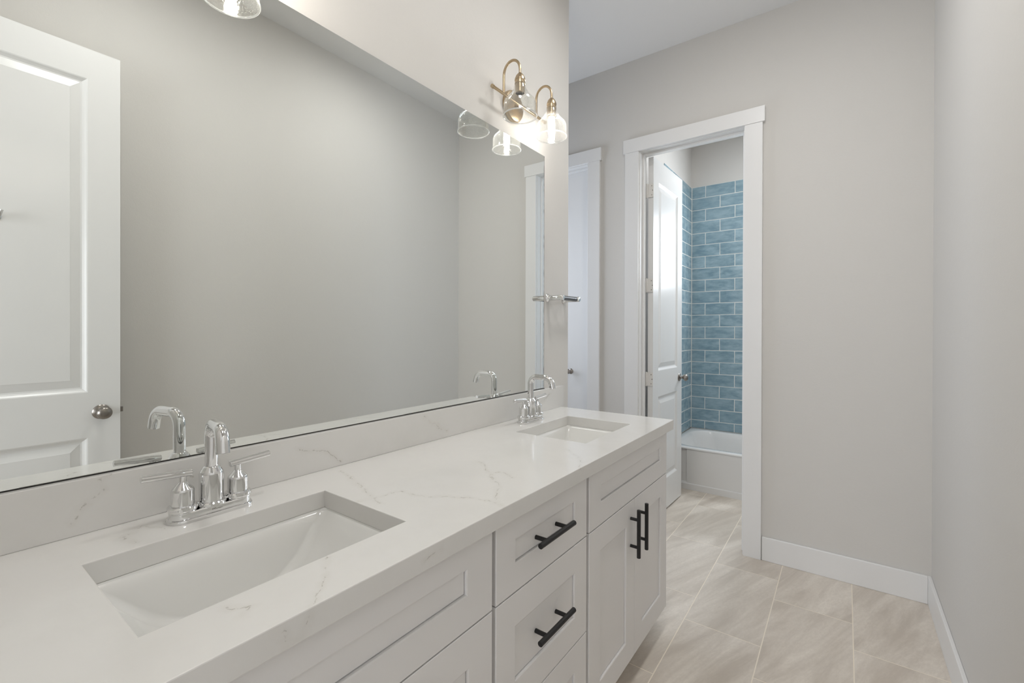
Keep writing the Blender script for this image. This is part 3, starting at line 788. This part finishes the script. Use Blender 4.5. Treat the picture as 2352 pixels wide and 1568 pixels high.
# ------------------------------------------------------------------ vanity lights
def vanity_light(yc, bulbs, label):
    zb = 2.211; t = thing('vanity_light', (XL, yc, zb), label, 'light fixture', 'brass vanity lights above the mirror')
    BX = -1.116; zr = zb+0.013
    b = MB(); b.lathe([(0.0001,0.0),(0.066,0.0),(0.066,0.010),(0.062,0.016),(0.052,0.019),(0.0001,0.020)], (XL+0.0003, yc, zb+0.020), 'x', 40, caps=False)
    b.tube([(XL+0.015, yc, zb+0.020), (BX, yc, zr)], 0.0085, 16)
    b.build('backplate', M_BRASS, t, smooth=35, weld=False)
    b = MB(); b.tube([(BX, yc-0.193, zr), (BX, yc+0.193, zr)], 0.0060, 18)
    for s_ in (-1, 1): b.tube([(BX, yc+s_*0.186, zr), (BX, yc+s_*0.196, zr)], 0.0078, 18)
    b.build('crossbar', M_BRASS, t, smooth=40, weld=False)
    for s_, lit in zip((-1, 1), bulbs):
        y = yc+s_*0.119; ax = -1.036; R = (ax-BX)/2
        path = [(BX, y, zr), (BX, y, zb+0.030), (BX, y, zb+0.060), (BX, y, zb+0.079)] + [(BX+R+R*cos(pi-pi*i/20), y, zb+0.084+0.049*sin(pi*i/20)) for i in range(21)] + [(ax, y, zb+0.068)]
        MB().tube(path, 0.0052, 16).build('arm', M_BRASS, t, smooth=50)
        b = MB(); b.lathe([(0.0052,0.071),(0.008,0.069),(0.0165,0.058),(0.0205,0.048),(0.0215,0.040),(0.0200,0.039),(0.0200,0.030),(0.0215,0.029),(0.0215,0.026),(0.0195,0.025),(0.0195,-0.008),(0.0175,-0.009)], (ax, y, zb), 'z', 32, caps=False)
        b.lathe([(0.0175,-0.009),(0.0165,-0.008),(0.0165,0.015),(0.0001,0.015)], (ax, y, zb), 'z', 32, mi=1, caps=False)
        b.build('socket', [M_BRASS, M_SOCK], t, smooth=30, weld=False)
        # seeded glass bell shade
        prof = [(0.0212,0.0300),(0.0225,0.0200),(0.0270,0.0050),(0.0370,-0.0130),(0.0500,-0.0270),(0.0600,-0.0370),(0.0640,-0.0480),(0.0650,-0.0620),(0.0655,-0.0850),(0.0668,-0.0965)]
        pts = []
        for i in range(len(prof)-1):
            for q in range(4):
                u = q/4; pts.append((prof[i][0]*(1-u)+prof[i+1][0]*u, prof[i][1]*(1-u)+prof[i+1][1]*u))
        pts.append(prof[-1])
        th = 0.0022
        b = MB(); b.lathe(pts, (ax, y, zb), 'z', 48, caps=False)
        b.lathe([(r_-th, h_) for r_, h_ in reversed(pts)], (ax, y, zb), 'z', 48, caps=False)
        gs = b.build('glass_shade', M_GLASS, t, smooth=60)
        b = MB(); b.lathe([(0.0668,-0.0960),(0.0682,-0.0985),(0.0674,-0.1012),(0.0655,-0.1018),(0.0640,-0.0998),(0.0645,-0.0965)], (ax, y, zb), 'z', 48, caps=False)
        b.build('rim', M_RIM, gs, smooth=60)
        if lit:
            b = MB(); b.lathe([(0.0150,0.004),(0.0150,-0.010),(0.0140,-0.014)], (ax, y, zb), 'z', 24, mi=1)
            b.lathe([(0.0125,-0.012),(0.0130,-0.020),(0.0140,-0.034),(0.0145,-0.048),(0.0145,-0.066),(0.0125,-0.078),(0.0075,-0.084),(0.0001,-0.086)], (ax, y, zb), 'z', 24, caps=False)
            b.build('light_bulb', [M_BULB, M_BRASS], t, smooth=60, weld=False)
    return t
vanity_light(0.391, (True, True), 'brass vanity light with seeded glass shade, seen only reflected at top left')
vanity_light(1.577, (False, True), 'brass two-arm vanity light above the far sink, one socket empty')

# ------------------------------------------------------------------ short towel rail on the wall end
tr_ = thing('towel_holder', (XL, 1.95, 1.425), 'short chrome two-post holder on the wall beside the mirror edge', 'towel holder')
for y in (1.872, 2.030):
    b = MB(); b.lathe([(0.0001,0.0),(0.0215,0.0),(0.0215,0.002),(0.0165,0.008),(0.0135,0.016),(0.0130,0.024),(0.0130,0.086),(0.0120,0.0885),(0.0001,0.0890)], (XL+0.0003, y, 1.425), 'x', 28, caps=False)
    b.build('post', M_CHROME, tr_, smooth=35)
b = MB(); xr = XL+0.074
b.tube([(xr, 1.884, 1.425), (xr, 1.8845, 1.425), (xr, 1.9845, 1.425), (xr, 1.985, 1.425)], [0.0105, 0.0115, 0.0115, 0.0105], 24)
b.tube([(xr, 1.986, 1.425), (xr, 2.018, 1.425)], 0.0115, 24)
b.tube([(xr, 1.984, 1.425), (xr, 1.987, 1.425)], 0.0095, 24)
b.build('roller', M_PLAST, tr_, smooth=40, weld=False)

# ------------------------------------------------------------------ ceiling lights added for fill (above the frame)
cl = thing('added_ceiling_light', (-0.38, 0.55, ZC), 'added round flush fill light, unseen, over the near end of the room', 'ceiling light', 'added flush ceiling fill lights')
b = MB(); b.lathe([(0.17,0.0),(0.17,-0.028),(0.162,-0.034),(0.154,-0.034),(0.154,-0.010)], (-0.38,0.55,ZC-0.0004), 'z', 48, caps=False); b.build('frame', M_TRIM, cl, smooth=40)
b = MB(); b.lathe([(0.154,-0.024),(0.135,-0.034),(0.08,-0.042),(0.0001,-0.044)], (-0.38,0.55,ZC-0.0004), 'z', 48, caps=False); b.build('diffuser', M_CEILFILL, cl, smooth=60)
c2 = copy_tree(cl); c2.location = (-0.38, 1.70, ZC); c2['label'] = 'added round flush fill light, unseen, over the far end of the vanity'

c3 = copy_tree(cl); c3.location = (-0.40, 3.70, ZC); c3['label'] = 'added round flush fill light, unseen, over the bathtub'  # added lamp that lifts the tub room's ambient light
k = M_CEILFILL.copy(); k.name = 'tub_diffuser_glow'
k.node_tree.nodes['Principled BSDF'].inputs['Emission Strength'].default_value = 34.0
k.node_tree.nodes['Principled BSDF'].inputs['Emission Color'].default_value = (0.93, 0.97, 1.0, 1)
for ch in [x for x in bpy.data.objects if x.parent is c3]:
    if ch.name.startswith('diffuser'):
        ch.data = ch.data.copy(); ch.data.materials[0] = k
